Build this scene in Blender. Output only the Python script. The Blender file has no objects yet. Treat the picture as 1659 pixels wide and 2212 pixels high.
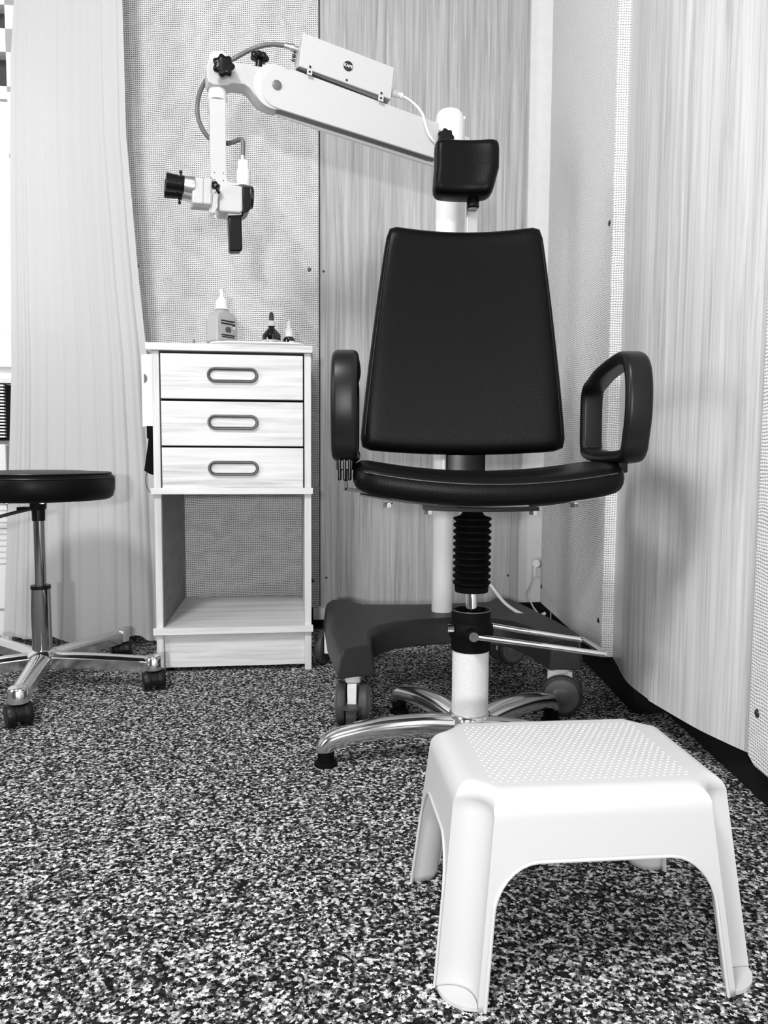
import bpy, bmesh, math, random
from mathutils import Vector, Matrix
R = math.radians
random.seed(7)
C = bpy.context.scene.collection
S = bpy.context.scene

# ------------------------------------------------------------ camera
FPX, CAMZ, PITCH, ROLL = 1661.0, 0.56, R(4.5), R(0.3)
cd = bpy.data.cameras.new('camera'); cam = bpy.data.objects.new('camera', cd); C.objects.link(cam)
_rt = Vector((1, 0, 0)); _up = Vector((0, math.sin(PITCH), math.cos(PITCH))); _fw = Vector((0, math.cos(PITCH), -math.sin(PITCH)))
RT = _rt * math.cos(ROLL) + _up * math.sin(ROLL); UP = -_rt * math.sin(ROLL) + _up * math.cos(ROLL)
cam.matrix_world = Matrix(((RT.x, UP.x, -_fw.x, 0), (RT.y, UP.y, -_fw.y, 0), (RT.z, UP.z, -_fw.z, CAMZ), (0, 0, 0, 1)))
cd.sensor_fit = 'VERTICAL'; cd.sensor_height = 24.0; cd.lens = FPX * 24.0 / 2212.0
cd.clip_start = 0.02
S.camera = cam

# ------------------------------------------------------------ world, lights, exposure
w = bpy.data.worlds.new('world'); S.world = w; w.use_nodes = True
w.node_tree.nodes['Background'].inputs[0].default_value = (1, 1, 1, 1)
w.node_tree.nodes['Background'].inputs[1].default_value = 3.0
S.view_settings.view_transform = 'Standard'; S.view_settings.look = 'None'
S.view_settings.exposure = 0.0; S.view_settings.gamma = 1.0

def area(name, loc, aim, sx, sy, power):
    l = bpy.data.lights.new(name, 'AREA'); l.shape = 'RECTANGLE'; l.size = sx; l.size_y = sy; l.energy = power
    o = bpy.data.objects.new(name, l); C.objects.link(o); o.location = loc
    o.rotation_euler = (Vector(aim) - Vector(loc)).to_track_quat('-Z', 'Y').to_euler()
    return o
area('examination_lamp_light', (-.10, -.95, .68), (-.05, 2.0, .85), .08, .08, 25.0)
area('ceiling_lamp_light', (-.75, -.25, 2.4), (-.1, 1.4, .6), .4, .4, 52.0)
area('ceiling_lamp_light', (-.5, -1.2, 2.5), (-.5, -1.2, 0), 1.2, 1.2, 2.0)
area('window_daylight', (-2.4, .1, 1.30), (0, 1.5, .75), .9, 1.0, 36.0)

# ------------------------------------------------------------ materials
def mat(name, col=.5, rough=.5, metal=0.0, spec=.5, coat=0.0):
    m = bpy.data.materials.new(name); m.use_nodes = True
    b = m.node_tree.nodes['Principled BSDF']
    b.inputs['Base Color'].default_value = (col, col, col, 1)
    b.inputs['Roughness'].default_value = rough; b.inputs['Metallic'].default_value = metal
    b.inputs['Specular IOR Level'].default_value = spec; b.inputs['Coat Weight'].default_value = coat
    return m
def N(m, t, **kw):
    n = m.node_tree.nodes.new(t)
    for k, v in kw.items():
        if k in n.inputs: n.inputs[k].default_value = v
        else: setattr(n, k, v)
    return n
def LK(m, a, ao, b, bi): m.node_tree.links.new(a.outputs[ao], b.inputs[bi])
def ramp(m, pts):
    n = N(m, 'ShaderNodeValToRGB'); e = n.color_ramp.elements
    while len(e) < len(pts): e.new(.5)
    for i, (p, c) in enumerate(pts): e[i].position = p; e[i].color = (c, c, c, 1)
    return n
def bump(m, src, out, strength, dist):
    b = N(m, 'ShaderNodeBump', Strength=strength, Distance=dist); LK(m, src, out, b, 'Height')
    LK(m, b, 'Normal', m.node_tree.nodes['Principled BSDF'], 'Normal'); return b
def coords(m, scale):
    tc = N(m, 'ShaderNodeTexCoord'); mp = N(m, 'ShaderNodeMapping'); mp.inputs['Scale'].default_value = scale
    LK(m, tc, 'Object', mp, 'Vector'); return mp
def BS(m): return m.node_tree.nodes['Principled BSDF']
def noisy(m, lo, hi, scale=(8, 8, 8), detail=5, p0=.35, p1=.65, bs=0, bd=.001):
    mp = coords(m, scale); n = N(m, 'ShaderNodeTexNoise', Scale=1.0, Detail=detail, Roughness=.6); LK(m, mp, 'Vector', n, 'Vector')
    r = ramp(m, [(p0, lo), (p1, hi)]); LK(m, n, 'Fac', r, 'Fac'); LK(m, r, 'Color', BS(m), 'Base Color')
    if bs: bump(m, n, 'Fac', bs, bd)
    return m

def wood(name, lo, mid, hi, sc, rough=.45, bs=.15):
    m = mat(name, mid, rough)
    mp = coords(m, sc)
    n1 = N(m, 'ShaderNodeTexNoise', Scale=1.0, Detail=8.0, Roughness=.65, Distortion=.6); LK(m, mp, 'Vector', n1, 'Vector')
    mp2 = coords(m, tuple(s * (6 if s > 10 else 2.2) for s in sc))
    n2 = N(m, 'ShaderNodeTexNoise', Scale=1.0, Detail=3.0, Roughness=.6); LK(m, mp2, 'Vector', n2, 'Vector')
    mx = N(m, 'ShaderNodeMath', operation='MULTIPLY_ADD'); mx.inputs[1].default_value = .45
    LK(m, n2, 'Fac', mx, 0); LK(m, n1, 'Fac', mx, 2)
    r = ramp(m, [(.50, lo), (.70, mid), (.92, hi)]); LK(m, mx, 'Value', r, 'Fac'); LK(m, r, 'Color', BS(m), 'Base Color')
    bump(m, mx, 'Value', bs, .0008)
    return m

def weave(name, light, dark, px, pz):
    """woven cloth: dark pinholes between threads, in object space (x+y along the cloth, z up)"""
    m = mat(name, light, .9, spec=.1)
    tc = N(m, 'ShaderNodeTexCoord')
    n = N(m, 'ShaderNodeTexNoise', Scale=14.0, Detail=3.0); LK(m, tc, 'Object', n, 'Vector')
    n2 = N(m, 'ShaderNodeTexNoise', Scale=130.0, Detail=2.0); LK(m, tc, 'Object', n2, 'Vector')
    sp = N(m, 'ShaderNodeSeparateXYZ'); LK(m, tc, 'Object', sp, 'Vector')
    xy = N(m, 'ShaderNodeMath', operation='ADD'); LK(m, sp, 'X', xy, 0); LK(m, sp, 'Y', xy, 1)
    def wv(src, out, per, amt, amt2):
        a = N(m, 'ShaderNodeMath', operation='MULTIPLY_ADD'); a.inputs[1].default_value = 2 * math.pi / per; LK(m, src, out, a, 0)
        k = N(m, 'ShaderNodeMath', operation='MULTIPLY'); k.inputs[1].default_value = amt; LK(m, n, 'Fac', k, 0)
        k2 = N(m, 'ShaderNodeMath', operation='MULTIPLY_ADD'); k2.inputs[1].default_value = amt2; LK(m, n2, 'Fac', k2, 0); LK(m, k, 'Value', k2, 2)
        LK(m, k2, 'Value', a, 2)
        s = N(m, 'ShaderNodeMath', operation='SINE'); LK(m, a, 'Value', s, 0)
        h = N(m, 'ShaderNodeMath', operation='MULTIPLY_ADD'); h.inputs[1].default_value = .5; h.inputs[2].default_value = .5; LK(m, s, 'Value', h, 0)
        return h
    a = wv(xy, 'Value', px, 10, 3.0); b = wv(sp, 'Z', pz, 16, 2.5)
    pa = N(m, 'ShaderNodeMath', operation='MULTIPLY_ADD'); pa.inputs[1].default_value = .62; pa.inputs[2].default_value = .38; LK(m, a, 'Value', pa, 0)
    p = N(m, 'ShaderNodeMath', operation='MULTIPLY'); LK(m, pa, 'Value', p, 0); LK(m, b, 'Value', p, 1)
    r = ramp(m, [(.28, light), (.80, dark)]); LK(m, p, 'Value', r, 'Fac'); LK(m, r, 'Color', BS(m), 'Base Color')
    inv = N(m, 'ShaderNodeMath', operation='SUBTRACT'); inv.inputs[0].default_value = 1; LK(m, p, 'Value', inv, 1)
    bump(m, inv, 'Value', .5, .0012)
    return m

M = {}
M['fabric'] = weave('woven_wall_fabric', .74, .07, .0056, .0054)
M['fabric_lit'] = weave('woven_wall_fabric_lit', .90, .30, .0056, .0054)  # same cloth; brightness of the right panels at grazing angle painted into the colour
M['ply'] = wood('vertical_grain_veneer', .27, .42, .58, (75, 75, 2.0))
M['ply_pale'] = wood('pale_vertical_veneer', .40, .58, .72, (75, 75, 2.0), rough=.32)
M['beech'] = wood('beech_board', .44, .66, .78, (2.0, 30, 34), rough=.4, bs=.06)
M['beech_side'] = wood('beech_board_upright', .44, .62, .74, (30, 30, 2.0), rough=.4, bs=.06)
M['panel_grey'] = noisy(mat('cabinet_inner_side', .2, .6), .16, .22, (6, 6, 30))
M['wall'] = noisy(mat('white_paint', .88, .8), .86, .90, (40, 40, 40), bs=.25, bd=.001)
M['ceil'] = mat('ceiling_paint', .30, .9); M['far'] = mat('grey_paint', .25, .9)
M['black_base'] = mat('black_rubber_skirting', .006, .7, spec=.2)
M['leather'] = mat('black_leather', .003, .38, spec=.12)
def leather_bump(m, sc, st):
    mp = coords(m, (1, 1, 1)); v = N(m, 'ShaderNodeTexVoronoi', Scale=sc); LK(m, mp, 'Vector', v, 'Vector'); bump(m, v, 'Distance', st, .0006)
leather_bump(M['leather'], 420, .22)
M['leather_seam'] = mat('black_leather_piping', .006, .35, spec=.35)
M['thread'] = mat('grey_stitching', .12, .8)
M['black_plastic'] = mat('black_plastic', .004, .30, spec=.25)
M['black_matt'] = mat('black_matt_rubber', .003, .6, spec=.08)
M['arm_plastic'] = noisy(mat('armrest_polyurethane', .005, .38, spec=.28), .004, .007, (300, 300, 300), bs=.08, bd=.0004)
M['chrome'] = mat('polished_chrome', .85, .08, 1.0)
M['chrome_dark_reflect'] = mat('chrome_dark_reflection', .38, .09, 1.0)  # chrome with dark room reflections painted into its colour; also tones down seat pan
M['alu'] = mat('polished_aluminium', .78, .16, 1.0)
M['satin'] = mat('satin_metal', .75, .3, 1.0)
M['steel_dark'] = mat('dark_steel', .12, .3, .9)
M['lacquer'] = mat('white_lacquer', .86, .28, coat=.3)
M['column'] = noisy(mat('cream_lacquered_column', .72, .4), .66, .76, (300, 300, 300))
M['device'] = noisy(mat('cream_device_lacquer', .54, .42), .52, .57, (500, 500, 500), bs=.05, bd=.0003)
M['device_grey'] = mat('grey_device_plate', .10, .5)
M['hose'] = mat('grey_rubber_hose', .13, .4)
M['pull'] = mat('dark_grey_pull', .045, .35)
M['cord'] = mat('white_cable', .72, .45)
M['cart'] = noisy(mat('anthracite_cart_plastic', .02, .45, spec=.3), .016, .026, (400, 400, 400), bs=.15, bd=.0005)
M['wheel'] = mat('grey_wheel_tread', .05, .5, spec=.3)
M['wheel_black'] = mat('black_wheel_tread', .006, .4, spec=.3)
M['wheel_hub'] = mat('grey_wheel_hub', .13, .4)
M['stepplastic'] = mat('white_polypropylene', .57, .36, spec=.4)
M['tray'] = mat('white_tray', .85, .35)
M['white_plastic'] = mat('white_plastic', .85, .35)
M['label'] = mat('white_label', .82, .6)
M['ink'] = mat('black_print', .01, .6)
M['ink_grey'] = mat('grey_print', .08, .6)
M['glassblack'] = mat('brown_bottle_glass', .006, .06, coat=.5)
M['sanit'] = mat('frosted_bottle_plastic', .46, .38)
M['sanit_dark'] = mat('frosted_bottle_liquid', .30, .35)
M['rubber_bulb'] = mat('grey_rubber_bulb', .05, .45)
M['cloth_black'] = mat('black_mask_cloth', .004, .9, spec=.1)
M['lens'] = mat('black_lens', .004, .1)
M['frame'] = mat('white_window_frame', .78, .4)
M['outdark'] = mat('dark_shutter_box', .03, .3)
# carpet
m = mat('speckled_carpet', .1, .95, spec=.1); M['carpet'] = m
tc = N(m, 'ShaderNodeTexCoord')
nz = N(m, 'ShaderNodeTexNoise', Scale=320.0, Detail=2.0); LK(m, tc, 'Object', nz, 'Vector')
wp = N(m, 'ShaderNodeVectorMath', operation='MULTIPLY_ADD'); wp.inputs[1].default_value = (.006, .006, .006); LK(m, nz, 'Color', wp, 0); LK(m, tc, 'Object', wp, 2)
v1 = N(m, 'ShaderNodeTexVoronoi', Scale=260.0); LK(m, wp, 'Vector', v1, 'Vector')
sepc = N(m, 'ShaderNodeSeparateColor'); LK(m, v1, 'Color', sepc, 'Color')
nb = N(m, 'ShaderNodeTexNoise', Scale=150.0, Detail=6.0, Roughness=.75); LK(m, tc, 'Object', nb, 'Vector')
mx = N(m, 'ShaderNodeMath', operation='MULTIPLY_ADD'); mx.inputs[1].default_value = .75; LK(m, sepc, 'Red', mx, 0)
nbs = N(m, 'ShaderNodeMath', operation='MULTIPLY_ADD'); nbs.inputs[1].default_value = 1.5; nbs.inputs[2].default_value = -.62; LK(m, nb, 'Fac', nbs, 0)
LK(m, nbs, 'Value', mx, 2)
r = ramp(m, [(.20, .004), (.47, .03), (.65, .23), (.88, .90)]); LK(m, mx, 'Value', r, 'Fac'); LK(m, r, 'Color', BS(m), 'Base Color')
bump(m, mx, 'Value', .7, .003)
# sheer curtain
m = bpy.data.materials.new('sheer_curtain_voile'); m.use_nodes = True; M['voile'] = m
nt = m.node_tree; nt.nodes.remove(nt.nodes['Principled BSDF']); out = nt.nodes['Material Output']
df = N(m, 'ShaderNodeBsdfDiffuse'); df.inputs['Color'].default_value = (.60, .60, .60, 1)
tl = N(m, 'ShaderNodeBsdfTranslucent'); tl.inputs['Color'].default_value = (.6, .6, .6, 1)
tr = N(m, 'ShaderNodeBsdfTransparent')
m1 = N(m, 'ShaderNodeMixShader'); m1.inputs[0].default_value = .16; LK(m, df, 0, m1, 1); LK(m, tl, 0, m1, 2)
m2 = N(m, 'ShaderNodeMixShader'); m2.inputs[0].default_value = .004; LK(m, m1, 0, m2, 1); LK(m, tr, 0, m2, 2); LK(m, m2, 0, out, 'Surface')
# window glass
m = bpy.data.materials.new('window_glass'); m.use_nodes = True; M['glass'] = m; nt = m.node_tree; nt.nodes.remove(nt.nodes['Principled BSDF'])
tr = N(m, 'ShaderNodeBsdfTransparent'); gl = N(m, 'ShaderNodeBsdfGlossy'); gl.inputs['Roughness'].default_value = .03
m1 = N(m, 'ShaderNodeMixShader'); m1.inputs[0].default_value = .07; LK(m, tr, 0, m1, 1); LK(m, gl, 0, m1, 2); LK(m, m1, 0, nt.nodes['Material Output'], 'Surface')

# ------------------------------------------------------------ helpers
MW = {}
def ray(px, py): return _fw + RT * ((px - 829.5) / FPX) - UP * ((py - 1106) / FPX)
CAMP = Vector((0, 0, CAMZ))
def at(px, py, Y):
    d = ray(px, py); return CAMP + d * (Y / d.y)
def on_plane(px, py, o, n):
    d = ray(px, py); return CAMP + d * ((o - CAMP).dot(n) / d.dot(n))
def thing(name, label, cat, loc=(0, 0, 0), rz=0.0, group=None):
    o = bpy.data.objects.new(name, None); C.objects.link(o); o.location = loc; o.rotation_euler = (0, 0, rz); o.empty_display_size = .05
    o['label'] = label; o['category'] = cat
    if group: o['group'] = group
    MW[o.name] = Matrix.Translation(loc) @ Matrix.Rotation(rz, 4, 'Z'); return o
def tag(o, label, cat, group=None):
    o['label'] = label; o['category'] = cat
    if group: o['group'] = group
    return o
def root(o):
    while o.parent: o = o.parent
    return o
def obj(name, bm, m, parent=None, world=False, bevel=0, seg=2, angle=35, flat=False, label=None, solid=0, recalc=True):
    if world and parent: bm.transform(MW[root(parent).name].inverted())
    if recalc: bmesh.ops.recalc_face_normals(bm, faces=bm.faces)
    me = bpy.data.meshes.new(name); bm.to_mesh(me); bm.free()
    me.materials.append(m)
    if not flat: me.shade_smooth(); me.set_sharp_from_angle(angle=R(angle))
    o = bpy.data.objects.new(name, me); C.objects.link(o)
    if parent: o.parent = parent
    if solid:
        sm = o.modifiers.new('solid', 'SOLIDIFY'); sm.thickness = solid; sm.offset = -1
    if bevel:
        bv = o.modifiers.new('bevel', 'BEVEL'); bv.width = bevel; bv.segments = seg; bv.limit_method = 'ANGLE'; bv.angle_limit = R(40); bv.harden_normals = False
    if label: o['label'] = label
    return o
def struct(name, bm, m, parent=None, **k):
    o = obj(name, bm, m, parent, **k)
    if not parent: o['kind'] = 'structure'
    return o
def B(): return bmesh.new()
def frame_z(d):
    d = Vector(d).normalized(); a = Vector((0, 0, 1)) if abs(d.z) < .95 else Vector((1, 0, 0))
    x = a.cross(d).normalized(); return x, d.cross(x)
def box(bm, x0, x1, y0, y1, z0, z1, mtx=None):
    vs = [bm.verts.new((x, y, z)) for z in (z0, z1) for y in (y0, y1) for x in (x0, x1)]
    for f in ((0, 2, 3, 1), (4, 5, 7, 6), (0, 1, 5, 4), (2, 6, 7, 3), (0, 4, 6, 2), (1, 3, 7, 5)): bm.faces.new([vs[i] for i in f])
    if mtx: bmesh.ops.transform(bm, matrix=mtx, verts=vs)
    return bm
def rings(bm, rs, caps=True, closed=False):
    V = [[bm.verts.new(p) for p in ring] for ring in rs]; n = len(V[0])
    L = len(V) if closed else len(V) - 1
    for i in range(L):
        a, b = V[i], V[(i + 1) % len(V)]
        for j in range(n): bm.faces.new((a[j], a[(j + 1) % n], b[(j + 1) % n], b[j]))
    if caps and not closed: bm.faces.new(V[0][::-1]); bm.faces.new(V[-1])
    return bm
def cyl(bm, p0, p1, r0, r1=None, seg=32):
    r1 = r0 if r1 is None else r1; p0 = Vector(p0); p1 = Vector(p1); x, y = frame_z(p1 - p0)
    rr = [[p + (x * math.cos(2 * math.pi * k / seg) + y * math.sin(2 * math.pi * k / seg)) * r for k in range(seg)] for p, r in ((p0, r0), (p1, r1))]
    return rings(bm, rr)
def lathe(bm, prof, c=(0, 0, 0), axis=(0, 0, 1), seg=40):
    """prof: (radius, distance along axis)"""
    c = Vector(c); d = Vector(axis).normalized(); x, y = frame_z(d)
    return rings(bm, [[c + d * h + (x * math.cos(2 * math.pi * k / seg) + y * math.sin(2 * math.pi * k / seg)) * max(r, 1e-4) for k in range(seg)] for r, h in prof])
def spline(pts, n=8, closed=False):
    P = [Vector(p) for p in pts]; out = []; L = len(P)
    for i in range(L if closed else L - 1):
        if closed: a, b, c, d = P[i - 1], P[i], P[(i + 1) % L], P[(i + 2) % L]
        else: a, b, c, d = P[max(i - 1, 0)], P[i], P[i + 1], P[min(i + 2, L - 1)]
        for k in range(n):
            t = k / n
            out.append(.5 * ((2 * b) + (c - a) * t + (2 * a - 5 * b + 4 * c - d) * t * t + (3 * b - a - 3 * c + d) * t ** 3))
    if not closed: out.append(P[-1])
    return out
def tube(bm, pts, r, seg=12, closed=False, sm=8, ref=None, sec=None):
    """round tube, or with sec(t)->[(a,b)...] a free section; ref = fixed side axis"""
    P = spline(pts, sm, closed) if sm else [Vector(p) for p in pts]
    L = len(P); rs = []; prev = None
    for i, p in enumerate(P):
        if closed: t = (P[(i + 1) % L] - P[i - 1]).normalized()
        else: t = (P[min(i + 1, L - 1)] - P[max(i - 1, 0)]).normalized()
        if ref is not None: x = (Vector(ref) - t * Vector(ref).dot(t)).normalized()
        elif prev is None: x, _ = frame_z(t)
        else: x = (prev - t * prev.dot(t)).normalized()
        prev = x; y = t.cross(x); f = i / max(L - 1, 1)
        if sec: s = sec(f)
        else:
            rr = r(f) if callable(r) else r
            s = [(rr * math.cos(2 * math.pi * k / seg), rr * math.sin(2 * math.pi * k / seg)) for k in range(seg)]
        rs.append([p + x * a + y * b for a, b in s])
    return rings(bm, rs, closed=closed)
def rrect(w, h, r, n=5):
    """rounded rectangle section, half sizes w,h"""
    o = []
    for cx, cy, a0 in ((w - r, h - r, 0), (-w + r, h - r, 90), (-w + r, -h + r, 180), (w - r, -h + r, 270)):
        for k in range(n + 1):
            a = R(a0 + 90 * k / n); o.append((cx + r * math.cos(a), cy + r * math.sin(a)))
    return o
def prism(bm, pts, off):
    """pts: 3D outline, extruded by vector off"""
    a = [bm.verts.new(p) for p in pts]; b = [bm.verts.new(Vector(p) + Vector(off)) for p in pts]; n = len(a)
    bm.faces.new(a[::-1]); bm.faces.new(b)
    for i in range(n): bm.faces.new((a[i], a[(i + 1) % n], b[(i + 1) % n], b[i]))
    return bm
def cushion(bm, f, nu=36, p=10.0, mesh_m=12, k=5.0):
    """closed pillow: f(u,v,t)->point, u,v in the rounded square, t in [-1,1] through the thickness"""
    ms = [math.sin(math.pi / 2 * i / mesh_m) for i in range(mesh_m + 1)]
    def q(m, a):
        n4 = 4 * nu; s = a / n4 * 4; sd = int(s) % 4; g = (s - int(s)) * 2 - 1
        g = math.tan(g * math.pi / 4)
        x, y = ((1, g), (-g, 1), (-1, -g), (g, -1))[sd]
        d = (abs(x) ** p + abs(y) ** p) ** (1 / p); return x / d * m, y / d * m
    n4 = 4 * nu; rs = []
    for side in (1, -1):
        seq = ms[1:] if side == 1 else ms[1:-1][::-1]
        for m_ in seq: rs.append([f(*q(m_, a), side * (1 - m_ ** k) ** (1 / 2.2) if m_ < 1 else 0.0) for a in range(n4)])
    rings(bm, rs); return bm
def text(name, body, size, m, parent, mtx, align='CENTER', ext=.0002, bold=False):
    cu = bpy.data.curves.new(name, 'FONT'); cu.body = body; cu.size = size; cu.align_x = align; cu.align_y = 'CENTER'; cu.extrude = ext
    if bold: cu.offset = size * .02
    to = bpy.data.objects.new(name, cu); C.objects.link(to); dg = bpy.context.evaluated_depsgraph_get()
    me = bpy.data.meshes.new_from_object(to.evaluated_get(dg)); bpy.data.objects.remove(to); bpy.data.curves.remove(cu)
    me.transform(mtx); me.materials.clear(); me.materials.append(m)
    o = bpy.data.objects.new(name, me); C.objects.link(o); o.parent = parent; return o
def basis(o, x, y):
    x = Vector(x).normalized(); y = Vector(y); y = (y - x * y.dot(x)).normalized(); z = x.cross(y)
    return Matrix(((x.x, y.x, z.x, o[0]), (x.y, y.y, z.y, o[1]), (x.z, y.z, z.z, o[2]), (0, 0, 0, 1)))
def copy_tree(o, parent=None):
    c = o.copy(); C.objects.link(c)
    if parent: c.parent = parent
    for ch in [x for x in bpy.data.objects if x.parent == o]: copy_tree(ch, c)
    return c
def screw(parent, c, nrm, r=.0055, world=True):
    n = Vector(nrm).normalized(); b = B()
    lathe(b, [(0, .0032), (r * .45, .003), (r * .8, .002), (r, .0004), (r, -.001), (0, -.001)][::-1], c, n, 16)
    s = obj('screw', b, M['steel_dark'], parent, world=world); return s

# ------------------------------------------------------------ structure
YW = R(8); E = Vector((math.cos(YW), math.sin(YW), 0)); NB = Vector((math.sin(YW), -math.cos(YW), 0))
F0 = Vector((-.2005, 2.374, 0))
def bw(x, y, z): return F0 + E * x - NB * y + Vector((0, 0, z))     # back-wall frame: x along, y into the wall
MB = Matrix.Translation(F0) @ Matrix.Rotation(YW, 4, 'Z')
b = B(); box(b, -2.7, 1.2, -2.6, 2.9, -.02, 0); struct('floor', b, M['carpet'], flat=True)
b = B(); box(b, -2.7, 1.2, -2.6, 2.9, 2.6, 2.65); struct('ceiling', b, M['ceil'], flat=True)
# back wall with a window opening behind the curtain
WX0, WX1, WZ0, WZ1 = -2.0, -.70, .87, 1.86; WM = -.895
b = B()
for x0, x1, z0, z1 in ((-2.45, WX0, 0, 2.6), (WX0, WX1, 0, WZ0), (WX0, WX1, WZ1, 2.6), (WX1, .95, 0, 2.6)): box(b, x0, x1, .045, .16, z0, z1, MB)
struct('wall_back', b, M['wall'], flat=True)
b = B(); box(b, -2.6, -2.5, -2.5, 2.4, 0, 2.6); struct('wall_left', b, M['far'], flat=True)
b = B(); box(b, -2.6, .8, -2.6, -2.5, 0, 2.6); struct('wall_front', b, M['far'], flat=True)
b = B(); box(b, .552, .75, 1.70, 2.7, 0, 2.6); box(b, .625, .75, -2.5, 1.70, 0, 2.6); struct('wall_right', b, M['wall'], flat=True)
b = B(); box(b, .612, .625, -2.4, 1.62, 0, .085); box(b, .54, .552, 1.70, 2.44, 0, .07); box(b, .54, .625, 1.62, 1.70, 0, .07); struct('baseboard_right', b, M['black_base'], flat=True)
b = B(); box(b, -2.4, .78, .033, .045, 0, .065, MB); struct('baseboard_back', b, M['black_base'], flat=True)
# window: frame, panes, dark shutter box strips
b = B(); 
for x0, x1, z0, z1 in ((WX0, WX0 + .06, WZ0, WZ1), (WX1 - .008, WX1, WZ0, WZ1), (WX0, WX1, WZ0, WZ0 + .04), (WX0, WX1, WZ1 - .03, WZ1),
                       (WX0, WX1, 1.700, 1.765), (WX0, WX1, 1.59, 1.605), (WX0, WX1, 1.405, 1.417), (WX0, WX1, 1.225, 1.25), (WX0, WX1, 1.12, 1.128), (WX0, WX1, 1.035, 1.042), (-1.42, -1.36, WZ0, WZ1), (WM, WM + .05, WZ0, WZ1)):
    box(b, x0, x1, .06, .11, z0, z1, MB)
win = struct('window_1', b, M['frame'], flat=True)
b = B(); box(b, WX0 + .05, WX1 - .007, .083, .087, WZ0 + .035, WZ1 - .025, MB); g = obj('pane', b, M['glass'], win, flat=True)
b = B(); box(b, WX0, WX1, .115, .155, 1.60, 1.86, MB); obj('shutter_box', b, M['outdark'], win, flat=True)
b = B(); box(b, WX0 - .03, WX1 + .005, .0, .12, .752, .765, MB); box(b, WX0 - .03, WX1 + .005, .02, .045, .80, .806, MB); obj('window_sill', b, M['frame'], win, flat=True)

# ------------------------------------------------------------ wall panels
def panel_thing(name, label, origin, rz): return thing(name, label, 'wall panel', origin, rz)
pf = panel_thing('fabric_wall_panel', 'tall woven cream fabric panel on the back wall behind the microscope head and cabinet', tuple(F0), YW)
b = B(); box(b, -.63, 0, 0, .035, .073, 2.3); obj('panel', b, M['fabric'], pf, bevel=.002)
for px, py in ((668, 582), (675, 1254), (296, 575)):
    screw(pf, on_plane(px, py, F0, NB), NB, .006)
pw = panel_thing('wood_wall_panel', 'flat grey-toned oak veneer panel behind the exam chair', tuple(F0), YW)
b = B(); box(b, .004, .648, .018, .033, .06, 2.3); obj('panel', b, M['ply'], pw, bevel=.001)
for px, py in ((699, 586), (705, 1248), (1097, 1243)):
    screw(pw, on_plane(px, py, F0 - NB * .018, NB), NB, .004)
b = B(); box(b, -.02, .02, -.006, .030, .035, .072, MB)
tag(obj('wooden_batten', b, M['beech'], None, bevel=.001), 'short pale wooden batten under the panel joint beside the cabinet', 'batten')
# right wall panels
pr = panel_thing('fabric_wall_panel', 'cream fabric panel on the right wall just behind the right armrest', (.5182, 1.802, 0), 0)
d = Vector((.509 - .5182, 2.4818 - 1.802, 0)).normalized(); nr = Vector((-d.y, d.x, 0))
a0 = Vector((.5182, 1.802, 0)); a1 = Vector((.509, 2.46, 0))
b = B(); prism(b, [a0 + Vector((0, 0, .073)), a1 + Vector((0, 0, .073)), a1 - nr * .034 + Vector((0, 0, .073)), a0 - nr * .034 + Vector((0, 0, .073))], (0, 0, 2.2))
obj('panel', b, M['fabric_lit'], pr, world=True, bevel=.002)
for px, py in ((1317, 482), (1170, 1267), (1293, 1340)): screw(pr, on_plane(px, py, a0, nr), nr, .007)
# curved plywood
pc = panel_thing('curved_wood_wall_panel', 'curved pale wood veneer panel bulging from the right wall beside the chair', (.53, 1.55, 0), 0)
plan = [(.547, 1.80), (.539, 1.74), (.529, 1.682), (.521, 1.62), (.5195, 1.574), (.5235, 1.52), (.5267, 1.481)]
plan2 = [(.5235, 1.484), (.5383, 1.411), (.5572, 1.327), (.5780, 1.266), (.5943, 1.224), (.604, 1.20)]
def sheet(bm, pts, z0, z1, th, n=6):
    P = spline([(x, y, 0) for x, y in pts], n); L = len(P); outl = []
    for i, p in enumerate(P):
        t = (P[min(i + 1, L - 1)] - P[max(i - 1, 0)]).normalized(); outl.append(p - Vector((-t.y, t.x, 0)) * -th)
    prism(bm, [Vector((p.x, p.y, z0)) for p in P] + [Vector((p.x, p.y, z0)) for p in outl[::-1]], (0, 0, z1 - z0))
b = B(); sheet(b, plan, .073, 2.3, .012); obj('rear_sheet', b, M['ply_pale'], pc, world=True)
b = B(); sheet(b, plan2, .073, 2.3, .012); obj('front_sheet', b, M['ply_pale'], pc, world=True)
pl = panel_thing('fabric_wall_panel', 'cream fabric panel at the right edge of the picture nearest the viewer', (.58, 1.19, 0), 0)
b = B(); zz = Vector((0, 0, 1)); q0 = Vector((.580, 1.19, 0)); q1 = Vector((.575, .15, 0)); nl = Vector((-1, 0, 0))
prism(b, [q0 + zz * .083, q0 + zz * 2.3, q1 + zz * 2.3, q1 + zz * .073, Vector((.5798, 1.168, .073))], (.034, 0, 0))
obj('panel', b, M['fabric_lit'], pl, world=True, bevel=.002)
screw(pl, on_plane(1636, 1541, q0, nl), nl, .007)
# wall socket and plug with cord
so = thing('wall_socket', 'white socket low on the white wall strip behind the chair', 'socket', tuple(bw(.71, .045, .185)), YW)
b = B(); box(b, -.012, .04, -.012, 0, -.035, .035); obj('cover_plate', b, M['white_plastic'], so, bevel=.003)

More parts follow.
